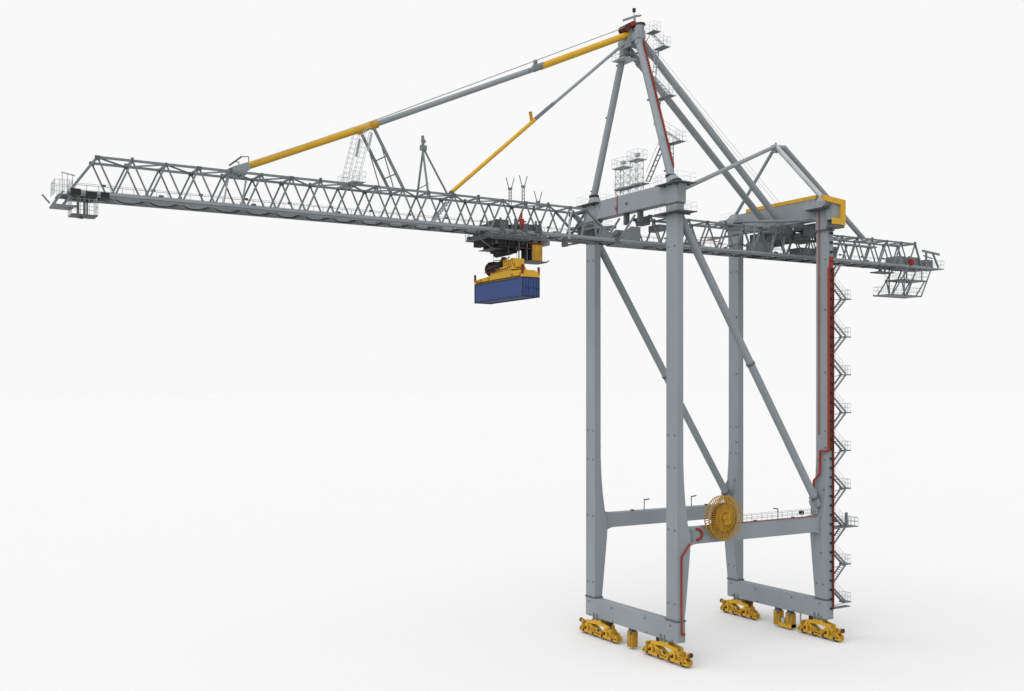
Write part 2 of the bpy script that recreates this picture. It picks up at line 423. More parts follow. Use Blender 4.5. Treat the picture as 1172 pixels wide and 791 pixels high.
# ---- landside cross beam
m = MB(); m.box(23.0, 24.2, 1.76, 15.15, 47.9, 50.45); m.box(22.7, 24.1, -1.35, -0.16, 47.6, 50.0)
lb = m.build('cross_beam', 'grey', crane, bevel=0.04)
m = MB(); m.box(22.95, 24.22, 1.7, 13.6, 50.455, 50.9); m.build('yellow_top_girder', 'yellow', lb)
m = MB(); m.prism_xz([(20.6, 50.25), (24.45, 49.9), (24.45, 46.95), (22.4, 46.95), (22.4, 47.68), (23.68, 47.65), (23.68, 49.32), (20.9, 49.6)], -1.65, -1.36)
m.build('yellow_end_frame', 'yellow', lb)
m = MB(); m.box(22.5, 24.3, -1.6, -.4, 46.6, 46.94); m.build('end_frame_base', 'dark', lb)
for y0, y1 in ((15.2, 17.05), (-0.1, 1.75)):
    ym = (y0 + y1) / 2; g = 1 if y0 < 1 else -1
    h = MB(); h.box(23.04, 24.05, y0, y1, 46.63, 49.4)
    h.prism_yz([(ym - 1.2, 49.05), (ym + 1.2, 49.05), (ym + 1.85, 49.4), (ym + 1.85, 49.62), (ym + 1.2, 49.8), (ym - 1.2, 49.8), (ym - 1.85, 49.62), (ym - 1.85, 49.4)], 21.75, 24.5)
    h.tube((23.4, ym, 49.75), (23.4, ym + 0.1 * g, 50.6), 1.25, 0.5, n=20)
    ya = y1 if g > 0 else y0
    h.prism_yz([(ya + .003 * g, 48.3), (ya + g * .75, 49.4), (ya + .003 * g, 49.4)], 22.9, 24.1)
    ho = h.build('leg_head', 'grey', crane)
    p = MB(); p.box(21.9, 24.3, ym - 1.5, ym + 1.5, 48.93, 49.04); p.build('head_platform', 'dark', ho)
    p = MB(); p.box(22.9, 24.2, y0 - 0.12, y1 + 0.12, 46.45, 46.62); p.build('bolted_flange', 'dark', ho)
    r = MB(); r.rail([(22.1, ym - 1.3, 49.75), (22.1, ym + 1.3, 49.75)], 0.9, 0.9, 0.012); r.build('platform_handrail', 'pale', ho)
mm = MB()                                                    # winches and drives slung under the beam
for bx in ((23.7, 25.0, 2.6, 4.4, 46.3, 47.7), (25.3, 26.6, 2.4, 3.6, 45.6, 47.2), (23.7, 26.8, 4.6, 6.0, 47.1, 47.72), (24.0, 25.2, 5.0, 6.2, 45.6, 46.8), (23.7, 26.6, 11.0, 12.2, 46.0, 47.7),
           (24.2, 26.2, 12.6, 14.2, 46.6, 47.72), (20.8, 22.6, 3.0, 3.8, 47.1, 47.5), (21.2, 22.4, 4.8, 5.9, 46.6, 47.6), (19.0, 19.6, 4.7, 5.3, 46.4, 47.3), (26.8, 27.6, 4.5, 5.5, 46.0, 47.4)):
    mm.box(*bx)
for x, y in ((24.2, 6.4), (25.7, 6.4)): mm.tube((x, y, 46.6), (x, y + 4.2, 46.6), 0.6, n=18)
for x in (23.8, 26.5): mm.tube((x, 2.4, 46.0), (x, 5.8, 46.0), 0.12, n=8)
mm.each('hoist_machinery', 'dark', lb)
mm = MB();  mm.tube((15.75, 7.75, 47.9), (23.4, 1.9, 47.9), 0.17, n=10); mm.box(17.6, 18.4, 9.5, 15.0, 46.7, 46.85)
for x in (16.5, 19.6, 21.5, 25.9): mm.bar((x, 5.6, 44.6), (x + 0.5, 5.6, 47.7), 0.16)
mm.build('machinery_frame', 'steel', lb)
mm = MB(); mm.bar((16.4, 15.0, 46.9), (21.4, 15.0, 47.4), 0.1, 0.12); mm.bar((16.4, 15.6, 46.7), (20.4, 15.6, 46.75), 0.08, 0.08); mm.build('red_handrail', 'red', lb)

# ---- truss members
TP = 2.87


def truss(root, x_start, n, tip, tail, diag='lattice_diagonal'):
    """root: part; top nodes at x_start + k*TP; bottom nodes half a panel further on"""
    xe = x_start + (n - 1) * TP
    for y in (YN, YF):
        MB().bar((x_start - 0.15, y, ZT), (xe + 0.15, y, ZT), 0.2, 0.2).build('top_chord', 'steel', root)
        c = MB(); c.bar((tip, y, ZB + .04), (tail, y, ZB + .06), 0.26, 0.28); c.build('bottom_chord', 'grey', root)
        MB().bar((tip + 0.4, y, ZB - 0.22), (tail - .3, y, ZB - 0.15), 0.3, 0.13).build('trolley_rail', 'steel', root)
    d1 = d2 = None
    for k in range(n):
        xt = x_start + k * TP; xb = xt + TP / 2
        for y in (YN, YF):
            yo = (y - YN)
            if k < n - 1:
                if d1 is None:
                    d1 = MB().bar((xt, YN, ZT), (xb, YN, ZB), 0.13).build(diag, 'steel', root)
                    d2 = MB().bar((xb, YN, ZB), (xt + TP, YN, ZT), 0.15).build(diag, 'steel', root)
                else:
                    dup(d1, root, (k * TP, yo, 0)); dup(d2, root, (k * TP, yo, 0))
    tb = MB(); nd = MB()
    for k in range(n):
        xt = x_start + k * TP
        tb.bar((xt, YN, ZT - .02), (xt, YF, ZT - .02), 0.17)
        if k < n - 1:
            a, b = (YN, YF) if k % 2 == 0 else (YF, YN)
            tb.bar((xt, a, ZT - .03), (xt + TP, b, ZT - .03), 0.13)
        for y in (YN, YF):
            big = 0.2 if k % 3 == 0 else 0.1
            nd.box(xt - big, xt + big, y - 0.135, y + 0.135, ZT - 0.16 - big * .4, ZT + 0.13 + (0.14 if k % 3 == 1 else 0))
    tb.each('top_brace', 'steel', root); nd.each('node_plate', 'dark', root)
    bb = MB()
    x = x_start + TP / 2
    while x < tail - 0.3:
        bb.bar((x, YN, ZB - .12), (x, YF, ZB - .12), 0.42, 0.3); x += TP
    bb.each('bottom_brace', 'dark', root)
    # trolley power cable festooned below the far chord
    fe = MB(); x = x_start + TP / 2
    while x < tail - 2:
        pts = [(x + TP * i / 8, YC, ZB + 0.02 - 0.42 * math.sin(math.pi * i / 8)) for i in range(9)]
        fe.path(pts, 0.055, 5); x += TP
    fe.build('festoon_cable', 'black', root)
    wk = MB(); wk.box(tip + 1.0, tail - 0.5, YF + 0.22, YF + 1.0, ZB + 0.12, ZB + 0.2); wk.build('walkway', 'pale', root)
    wr = MB(); wr.rail([(tip + 1.0, YF + 1.0, ZB + 0.2), (tail - 0.5, YF + 1.0, ZB + 0.2)], 1.15, 1.0, 0.026)
    wr.rail([(tip + 1.0, YF + .25, ZB + 0.2), (tail - 0.5, YF + .25, ZB + 0.2)], 1.15, 2.9, 0.018)
    wr.build('walkway_handrail', 'pale', root)
    fl = MB(); x = x_start + 1.0; k = 0
    while x < xe:
        fl.box(x, x + 0.34, YF + 0.9, YF + 1.08, ZB + 1.35, ZB + 1.55)
        if k % 2: fl.box(x + .6, x + 1.0, YF + 0.5, YF + 0.8, ZB + 0.25, ZB + 1.0)
        x += 4.3 ; k += 1
    fl.each('walkway_lamp', 'dark', root)


boom = MB().bar((-57.85, YN, ZT), (-60.0, YN, ZB + .1), 0.17).bar((-57.85, YF, ZT), (-60.0, YF, ZB + .1), 0.17).build('boom', 'steel', crane)
truss(boom, -57.85, 18, -60.1, -2.4)
# hinge: gusset plates at the root of the boom and at the front of the fixed girder
hg = MB()
hg.prism_xz([(-6.0, ZB + .2), (-3.3, ZB + .2), (-4.9, 46.5), (-5.8, 46.0)], YF - 0.09, YF + 0.09)
hg.prism_xz([(-5.2, ZB + .2), (-3.3, ZB + .2), (-4.7, 45.6)], YN - 0.07, YN + 0.07)
for y in (YN, YF):
    hg.prism_xz([(-2.5, ZB + .2), (0.5, ZB + .2), (0.55, 45.95), (-0.75, 45.95)], y - 0.1, y + 0.1)
    hg.bar((-7.0, y, 47.3), (-3.3, y, ZB + .3), 0.24, 0.2)
    hg.bar((-9.05, y, ZT), (-6.7, y, 47.34), 0.24, 0.22)
    hg.bar((-5.9, y, 46.1), (-5.5, y, ZB), 0.2); hg.bar((-4.9, y, 45.5), (-5.4, y, ZB), 0.16); hg.bar((-9.05, y, ZT - .1), (-6.9, y, 45.4), 0.22)
    hg.bar((-7.6, y, 45.0), (-5.6, y, 45.5), 0.18); hg.bar((-7.6, y, ZB), (-6.9, y, 47.2), 0.2)
    hg.bar((-2.3, y, ZB + .2), (-0.2, y, 47.3), 0.2)
for x, z in ((-3.2, ZB + .1), (-6.9, 47.2), (-5.6, 45.8), (0.2, 45.4)): hg.bar((x, YN, z), (x, YF, z), 0.3)
hg.bar((-6.9, YN, 47.2), (-6.9, YF, 45.0), 0.2); hg.bar((-6.9, YF, 47.2), (-6.9, YN, 45.0), 0.2)
hg.build('boom_hinge', 'steel', crane)
hk = MB(); hk.tube((-7.0, YN - .2, 47.1), (-7.0, YF + .2, 47.1), 0.2, n=12); hk.tube((-2.8, YN - .25, ZB + .15), (-2.8, YF + .25, ZB + .15), 0.28, n=14); hk.each('hinge_pin', 'dark', crane)
hk = MB(); hk.box(-4.6, -3.6, 7.6, 9.4, 44.6, 45.3); hk.box(-6.6, -5.6, 7.4, 9.2, 44.5, 45.6); hk.box(1.4, 2.2, 7.3, 8.9, 46.4, 47.2); hk.tube((-2.0, 7.5, 44.9), (-2.0, 9.5, 44.9), .45, n=14); hk.each('latch_box', 'dark', crane)
hk = MB(); hk.tube((-3.6, 15.0, 46.5), (1.0, 12.2, 46.7), 0.2, n=12); hk.build('tie_tube', 'steel', crane)
hq = MB(); hq.box(-10.2, -6.4, 6.3, 6.8, 43.55, 43.75); hq.box(-10.3, -9.9, 6.2, 6.9, 42.95, 43.9); hq.bar((-10, 6.5, 43.1), (-7.2, 6.5, 43.7), 0.2); hq.build('parking_catch', 'dark', crane)
hr = MB(); hr.bar((-9.4, YN - .25, 43.9), (-9.3, YN - .25, 46.0), 0.18).bar((-9.3, YN - .25, 46.0), (-8.9, YN - .25, 47.3), .12); hr.build('energy_bracket', 'pale', crane)

girder = MB().bar((47.93, YN, ZT), (49.3, YN, ZB), 0.2).bar((47.93, YF, ZT), (49.3, YF, ZB), 0.2).build('rear_girder', 'steel', crane)
truss(girder, 47.93 - 16 * TP, 17, -2.4, 51.0, 'girder_diagonal')

# boom tip platforms
tp = MB(); tp.box(-61.3, -59.6, 7.2, 9.6, 43.02, 43.1); tp.box(-60.9, -59.8, 7.2, 9.6, 43.95, 44.02)
for x in (-61.3, -60.5):
    for y in (7.2, 9.6): tp.bar((x, y, 43.05), (x + .75, y, 44.25), 0.13, 0.17)
tp.bar((-61.3, 7.2, 43.06), (-59.5, 7.2, 43.0), 0.12, 0.16); tp.bar((-61.9, 9.6, 44.2), (-61.3, 9.6, 43.5), 0.13)
tip = tp.build('tip_platform', 'steel', crane)
r = MB(); r.rail([(-61.2, 7.2, 44.02), (-59.8, 7.2, 44.02), (-59.8, 9.6, 44.02), (-61.2, 9.6, 44.02)], 1.2, .5, 0.018, True)
for x in (-60.6, -60.2, -59.8): r.tube((x, 7.3, 43.9), (x, 7.3, 45.8), 0.03, n=5); r.tube((x, 9.2, 43.9), (x, 9.2, 45.6), 0.03, n=5)
r.tube((-60.7, 7.3, 45.85), (-59.6, 7.3, 45.65), 0.06); r.build('platform_handrail', 'pale', tip)
hp = MB(); hp.box(-59.9, -57.8, 7.1, 9.0, 42.32, 42.42); hp.bar((-59.4, 7.1, 42.1), (-59.4, 7.1, 44.2), 0.2); hp.bar((-58.9, 7.1, 42.3), (-58.9, 7.1, 44.0), 0.16); hp.bar((-59.5, 7.1, 42.12), (-58.8, 8.8, 42.32), 0.16); hp.bar((-58.4, 8.8, 42.3), (-58.4, 8.8, 44), 0.12)
hpo = hp.build('hanging_platform', 'dark', crane)
r = MB(); r.rail([(-59.9, 7.1, 42.42), (-57.8, 7.1, 42.42), (-57.8, 9, 42.42), (-59.9, 9, 42.42)], 1.3, .7, 0.022, True); r.build('platform_handrail', 'pale', hpo)
hb = MB(); hb.box(-60.0, -59.2, 6.85, 10.15, 43.95, 44.5); hb.box(-57.6, -56.9, 6.88, 8.6, 43.92, 44.4); hb.box(-58.8, -57.9, 6.88, 10.1, 43.9, 44.35); hb.each('buffer_beam', 'black', tip)

# boom top struts (below the forestay joint) and ladders
st = MB()
for y in (7.0, 10.0):
    st.bar((-32.3, y, 53.1), (-29.1, y, 47.45), 0.24)
    st.bar((-31.4, y, 51.2), (-30.2, y, 47.5), 0.09)
for q in (0.45, 0.75): st.bar((-32.3 + 3.2 * q, 7.0, 53.1 - 5.65 * q), (-32.3 + 3.2 * q, 10.0, 53.1 - 5.65 * q), 0.1)
sto = st.build('stay_strut', 'steel', crane)
ld = MB()
for y in (7.0, 10.0):
    for dx, dy in ((0, -.25), (0, .25), (-0.6, -.22), (-0.6, .22)): ld.tube((-32.6 + dx, y + dy, 53.0), (-34.0 + dx, y + dy, 47.5), 0.02, n=5)
    k = 22
    for j in range(k):
        q = j / k; x = -32.6 - 1.4 * q; z = 53.0 - 5.5 * q
        ld.tube((x, y - .25, z), (x, y + .25, z), 0.012, n=4, cap=False)
        if j % 2 == 0: ld.path([(x, y - .25, z), (x - .6, y - .22, z + .1), (x - .6, y + .22, z + .1), (x, y + .25, z)], 0.014, 4)
    ld.bar((-32.5, y, 52.6), (-32.9, y, 50.8), 0.16)
ld.box(-34.7, -33.3, 6.6, 10.4, 47.6, 47.66); ld.rail([(-34.7, 6.6, 47.66), (-33.3, 6.6, 47.66), (-33.3, 10.4, 47.66), (-34.7, 10.4, 47.66)], 1.0, .7, .014, True)
ld.build('caged_ladder', 'pale', sto)
mt = MB(); mt.bar((-26.2, YC, 52.0), (-26.15, 10.0, 47.5), 0.17); mt.bar((-26.25, YC, 52.0), (-26.4, 7.0, 47.5), 0.17); mt.bar((-26.1, YC, 52.0), (-23.3, YC, 47.5), 0.15)
mt.bar((-26.2, YC, 51.9), (-26.25, YC, 53.4), 0.24); mt.box(-26.5, -25.85, YC - .2, YC + .2, 51.9, 52.4); mt.bar((-26.3, YC, 53.0), (-26.0, YC, 52.7), .3); mt.bar((-27.6, 7.3, 47.5), (-26.2, 7.3, 48.3), 0.1)
mt.build('latch_tripod', 'steel', crane)
hs = MB()
for j in range(9): hs.box(-25.0 + j * .22, -24.6 + j * .22, 9.0, 9.8, 44.5 + j * .3, 44.55 + j * .3)
for yy in (9.0, 9.8): hs.bar((-25.0, yy, 44.4), (-22.9, yy, 47.2), 0.06, 0.15)
hs.build('access_stair', 'pale', crane)
hs = MB()
for x in (-46.5, -44.8): hs.bar((x, 9.2, 44.4), (x + 0.5, 9.2, 47.2), .4, .08)
hs.each('bracket_ladder', 'pale', crane)
for x, z in ((-15.85, 49.0), (-14.2, 49.4), (-12.3, 47.9)):
    fk = MB()
    for dx in (-.14, .14):
        fk.tube((x + dx, 8.5, 47.3), (x + dx, 8.5, z), 0.05, n=6); fk.tube((x + dx, 8.5, z), (x + dx * 3.6, 8.5, z + 1.15), 0.05, n=6)
    for j in range(5): fk.bar((x - .14, 8.5, 47.5 + (z - 47.5) * j / 5), (x + .14, 8.5, 47.5 + (z - 47.5) * (j + 1) / 5), 0.05)
    fk.box(x - .2, x + .2, 8.35, 8.65, z - .1, z + .1)
    fk.build('forked_light_pole', 'steel', crane)

# rear service platforms hung from the end of the girder
rp = MB()
for z, xa, xb in ((42.35, 44.6, 50.1), (40.2, 42.2, 48.9)):
    rp.box(xa, xb, 6.8, 9.3, z - 0.05, z + 0.05)
    for y in (6.8, 9.3): rp.bar((xa, y, z), (xb, y, z), 0.12, 0.2)
for y in (6.8, 9.3):
    for a, b in (((45.4, 44.1), (45.4, 40.2)), ((44.8, 42.3), (43.0, 40.2)), ((51.0, 44.1), (48.9, 40.2)), ((46.2, 44.0), (44.8, 42.4)), ((48.0, 44.0), (45.7, 40.2)), ((49.6, 42.3), (47.8, 40.2)), ((44.9, 42.2), (45.5, 40.2)), ((49.0, 44.0), (49.0, 42.4))):
        rp.bar((a[0], y, a[1]), (b[0], y, b[1]), 0.12, 0.15)
rpo = rp.build('rear_service_platform', 'steel', crane)
r = MB()
for z, xa, xb in ((42.41, 44.6, 50.1), (40.26, 42.2, 48.9)): r.rail([(xa, 6.8, z), (xb, 6.8, z), (xb, 9.3, z), (xa, 9.3, z)], 1.1, .8, 0.02, True)
r.build('platform_handrail', 'pale', rpo)
re = MB(); re.box(51.0, 54.0, 7.0, 9.8, 44.2, 44.32); re.bar((50.2, 7.0, 44.1), (50.2, 7.0, 46.4), .22); re.bar((49.4, 7.0, 46.55), (53.0, 7.0, 46.25), 0.2, 0.28); re.bar((51.6, 7.0, 46.3), (52.8, 7.0, 44.4), .2); re.bar((49.6, 7.0, 45.9), (51.5, 7.0, 45.6), 0.14); re.bar((50.4, 10, 44.1), (50.4, 10, 46.2), .2); re.bar((51.0, 9.8, 46.0), (53.0, 9.8, 44.4), .2)
re.box(45.5, 50.8, 7.25, 9.7, 43.9, 44.5); re.box(45.0, 46.4, 7.3, 9.6, 44.5, 45.6); re.box(47.2, 49.4, 7.3, 9.4, 44.5, 45.6); re.box(51.0, 52.4, 7.6, 9.4, 44.32, 45.5)
ree = re.build('rear_end_frame', 'steel', crane)
MB().tube((46.6, YN - .32, 44.8), (46.85, YN - .32, 44.8), 0.45, n=18).build('red_rope_anchor', 'red', ree)
r = MB(); r.rail([(52.0, 7.0, 44.32), (54.0, 7.0, 44.32), (54.0, 9.8, 44.32), (52, 9.8, 44.32)], 1.1, .6, 0.02); r.build('platform_handrail', 'pale', ree)
up_ = MB(); up_.box(39.5, 42.4, 6.0, 7.6, 42.95, 43.1); up_.bar((40.6, 6.8, 43.1), (40.6, 6.8, 44.1), .35); up_.bar((41.4, 6.8, 43.1), (41.8, 6.8, 44.1), .2); up_.box(43.2, 45.0, 6.4, 7.4, 43.5, 44.0); up_.build('maintenance_shelf', 'dark', crane)
gc = MB()                                                    # gear and cable trays carried in the rear girder
for x0, x1, z0, z1 in ((26.5, 30.0, 44.6, 45.5), (31.0, 33.0, 44.6, 46.0), (3.6, 4.6, 45.9, 46.6), (8.5, 10.0, 44.5, 45.0), (19.0, 21.5, 44.5, 45.7)):
    gc.box(x0, x1, 7.4, 9.4, z0, z1)
for x in (28.0, 33.0, 37.0): gc.box(x - 1.6, x + 2.0, 6.0, 6.7, 46.1, 46.3); gc.bar((x, 6.4, 44.4), (x + .8, 6.4, 46.2), .18)
gc.each('girder_equipment', 'steel', crane)

# scaffold towers on the waterside beam
for ya, yb, zt in ((10.75, 12.4, 53.55), (8.05, 9.45, 53.95)):
    tw = MB(); xa, xb = 1.0, 1.8
    c4 = [(xa, ya), (xb, ya), (xb, yb), (xa, yb)]
    for x, y in c4: tw.tube((x, y, 50.0), (x, y, zt), 0.04, n=6)
    k = 4
    for j in range(k):
        za, zb = 50.0 + (zt - 50) * j / k, 50.0 + (zt - 50) * (j + 1) / k
        for i in range(4):
            p, q = c4[i], c4[(i + 1) % 4]
            tw.tube((p[0], p[1], za), (q[0], q[1], zb), 0.028, n=5); tw.tube((p[0], p[1], zb), (q[0], q[1], zb), 0.028, n=5)
    tw.box(xa - .3, xb + .3, ya - .3, yb + .3, zt, zt + 0.1); tw.box(xa, xb, ya, yb, 51.2, 51.3)
    o = tw.build('scaffold_tower', 'pale', crane)
    r = MB(); r.rail([(xa - .3, ya - .3, zt + .1), (xb + .3, ya - .3, zt + .1), (xb + .3, yb + .3, zt + .1), (xa - .3, yb + .3, zt + .1)], 1.05, .6, 0.016, True)
    r.box(xa + .2, xa + .6, ya + .3, ya + .9, zt + .5, zt + .8); r.build('platform_handrail', 'pale', o)
bs = MB()
bs.box(0.5, 1.5, 6.6, 12.0, 50.9, 51.02)
for x in (0.5, 1.0): bs.bar((x, 5.9, 51.0), (x, 3.2, 54.6), 0.07, 0.14)
for j in range(0, 14, 2): bs.box(0.5, 1.0, 5.9 - 2.7 * j / 14 - .1, 5.9 - 2.7 * j / 14 + .1, 51 + 3.6 * j / 14, 51.04 + 3.6 * j / 14)
bs.box(0.2, 1.4, 2.6, 3.3, 54.5, 54.6)
bo = bs.build('beam_stair', 'steel', crane)
r = MB(); r.rail([(0.5, 6.6, 51.02), (0.5, 12.0, 51.02)], 1.0, .9, .02); r.rail([(0.2, 2.6, 54.6), (0.2, 3.3, 54.6)], 1.0, .7, .03); r.rail([(0.3, 3.5, 50.03), (0.3, 6.6, 50.03)], 1.0, .8, .018)
for x in (0.5, 1.1): r.tube((x, 5.9, 52.0), (x, 3.2, 55.6), .03, n=5)
r.build('stair_handrail', 'pale', bo)

# ---- leg staircase on the landside
SX0, SX1, SY0, SY1 = 24.35, 26.75, 0.35, 1.1
outer = [38.5 - 4.6 * i for i in range(9)]
f_up = f_dn = land = None
sroot = MB().box(24.06, SX1 + .8, SY0, SY1, 1.0, 1.1).bar((24.1, SY1 + .1, 1.0), (24.1, SY1 + .1, 43.0), .08).build('stair_tower', 'steel', crane)


def flight(xa, za, xb, zb):
    p = MB()
    for y in (SY0, SY1): p.bar((xa, y, za), (xb, y, zb), 0.07, 0.2)
    k = 10
    for j in range(1, k):
        x = xa + (xb - xa) * j / k; z = za + (zb - za) * j / k; p.box(x - .12, x + .12, SY0, SY1, z - .015, z + .015)
    return p


def flight_rail(xa, za, xb, zb):
    r = MB()
    for y in (SY0,):
        for h in (.5, 1.0): r.tube((xa, y, za + h), (xb, y, zb + h), .02, n=4, cap=False)
        for j in range(5):
            q = j / 4; r.tube((xa + (xb - xa) * q, y, za + (zb - za) * q), (xa + (xb - xa) * q, y, za + (zb - za) * q + 1.0), .014, n=4, cap=False)
    return r


z0 = outer[0]
first = {}
for i, z in enumerate(outer):
    dz = (0, 0, z - z0)
    if i == 0:
        def stair_part(name, mb, m):
            o = mb.build(name, m, sroot); first.setdefault('list', []).append(o); return o
        big = MB(); big.box(SX1 - .3, SX1 + .8, SY0 - .1, SY1 + .1, z - .14, z); big.bar((SX1 + .4, SY0, z - .05), (24.2, SY0, z - .3), 0.07)
        stair_part('stair_landing', big, 'steel')
        stair_part('stair_flight', flight(SX0, z + 2.05, SX1, z), 'steel')
        stair_part('stair_flight', flight(SX1, z - .05, SX0, z - 2.3), 'steel')
        stair_part('stair_handrail', flight_rail(SX0, z + 2.05, SX1, z), 'pale')
        rr_ = MB(); rr_.rail([(SX1 - .2, SY0 - .1, z), (SX1 + .7, SY0 - .1, z), (SX1 + .7, SY1 + .1, z), (SX1 - .2, SY1 + .1, z)], 1.05, .4, .02)
        rr_.box(SX0 + .9, SX0 + 1.8, SY1, SY1 + .03, z + 1.0, z + 1.06); stair_part('landing_handrail', rr_, 'pale')
        il = MB(); il.box(24.1, SX0 + .25, SY0 - .1, SY1 + .1, z + 2.05, z + 2.15); stair_part('turning_step', il, 'dark')
        extra = list(first['list'])
    else:
        for o in extra:
            if i == len(outer) - 1 and o is extra[2]: continue
            dup(o, sroot, dz)
zt = outer[6]
bl = MB(); bl.box(24.1, 28.2, SY0 - .6, SY1 + .4, zt - .14, zt - .02); bl.rail([(24.2, SY0 - .6, zt), (28.2, SY0 - .6, zt), (28.2, SY1 + .4, zt)], 1.0, .6, .025)
bl.box(26.2, 26.45, SY0 - .55, SY0 - .3, zt, zt + 1.7)
bl.box(24.5, 26.0, SY1, SY1 + .02, zt + .4, zt + .9)
bl.build('wide_landing', 'steel', sroot)
tf = flight(25.9, 42.6, SX0, 40.6).build('stair_flight', 'steel', sroot)

# ---- red ducts, guides and conduits
gd = MB(); gd.box(23.1, 23.82, -0.28, -0.11, 20.2, 41.6)
go = gd.build('cable_guide', 'brown', crane)
gd = MB(); gd.bar((23.08, -0.24, 20.2), (23.08, -0.24, 42.0), 0.26, 0.11); gd.build('red_guide_rail', 'red', go); gd = MB(); gd.bar((23.84, -0.28, 1.2), (23.84, -0.28, 42.0), 0.26, 0.13); gd.build('red_guide_rail', 'darkred', go); gd = MB(); gd.box(23.35, 23.78, -.36, -.11, 41.9, 43.3); gd.build('guide_end_box', 'red', go)
gd = MB()
z = 1.2
while z < 46.5:
    gd.box(23.42, 23.74, -0.40, -0.12, z, z + 0.2); z += 1.12
gd.each('cable_clamp', 'black', go)
cd = MB(); cd.path([(22.95, 1.13, 22.0), (22.95, 1.13, 46.4)], 0.06); cd.path([(22.97, 1.13, 46.7), (22.97, 1.13, 48.9)], 0.06); cd.build('red_conduit', 'red', crane)
cd = MB(); cd.bar((23.2, -0.2, 20.1), (22.85, -.2, 20.1), .2, .2); cd.bar((22.83, -0.2, 20.1), (22.83, .85, 20.1), .2, .22); cd.bar((22.83, .82, 20.2), (22.72, .82, 17.3), .2, .22); cd.bar((22.72, .82, 17.35), (22.55, 1.55, 16.5), .2, .22); cd.bar((22.55, 1.55, 16.55), (22.2, 1.55, 12.5), .2, .22)
cd.build('red_cable_duct', 'red', crane)
cd = MB(); cd.bar((0.55, -0.2, 2.5), (0.55, -0.2, 9.35), .16, .15); cd.bar((0.55, -0.2, 9.3), (1.75, -.2, 10.7), .16, .15); cd.bar((0.55, -.25, 0.95), (0.55, -.25, 2.25), .16, .16); cd.bar((0.5, -.28, .95), (0.95, -.28, .95), .22, .22)
pts = [(2.9, .12, 12.2)] + [(3.0 + .75 * math.sin(a), .12, 11.55 + .62 * math.cos(a)) for a in [math.pi * i / 8 for i in range(9)]]
cd.path(pts, 0.14, 8); cd.path([(3.6, .22, 12.42), (21.8, .22, 12.42)], 0.05, 6)
cd.build('red_cable_duct', 'red', crane)
cd = MB(); cd.box(1.96, 2.5, .05, .24, 10.9, 12.0); cd.build('cable_box', 'steel', crane)

# ---- cable reel
RC = Vector((6.2, -0.55, 13.3))
rm = MB()
for yo in (-0.35, 0.35):
    rm.ring((RC.x, RC.y + yo, RC.z), 2.36, 0.065, 'y', 56, 6); rm.ring((RC.x, RC.y + yo, RC.z), 1.35, 0.05, 'y', 40, 6)
    for k in range(48):
        a = 2 * math.pi * k / 48
        rm.bar((RC.x + .6 * math.cos(a), RC.y + yo, RC.z + .6 * math.sin(a)), (RC.x + 2.42 * math.cos(a), RC.y + yo * 1.15, RC.z + 2.42 * math.sin(a)), 0.06, 0.08)
reel = rm.build('cable_reel', 'ochre', crane)
MB().tube(RC + Vector((0, -.3, 0)), RC + Vector((0, .3, 0)), 1.2, n=40).build('wound_cable', 'reel', reel)
MB().tube(RC + Vector((.1, -.2, -.08)), RC + Vector((.1, .2, -.08)), 1.7, n=40).build('outer_cable_coil', 'brown', reel)
MB().tube(RC + Vector((0, -.62, 0)), RC + Vector((0, -.2, 0)), 0.45, n=20).box(RC.x - .3, RC.x + .45, RC.y - .75, RC.y - .4, RC.z - .7, RC.z - .2).build('reel_drive', 'ochre', reel)
MB().bar((6.2, RC.y + .4, 13.3), (6.2, 0.9, 13.3), .5).bar((6.2, .6, 13.3), (6.2, .6, 12.3), .6, .5).build('reel_bracket', 'grey', reel)


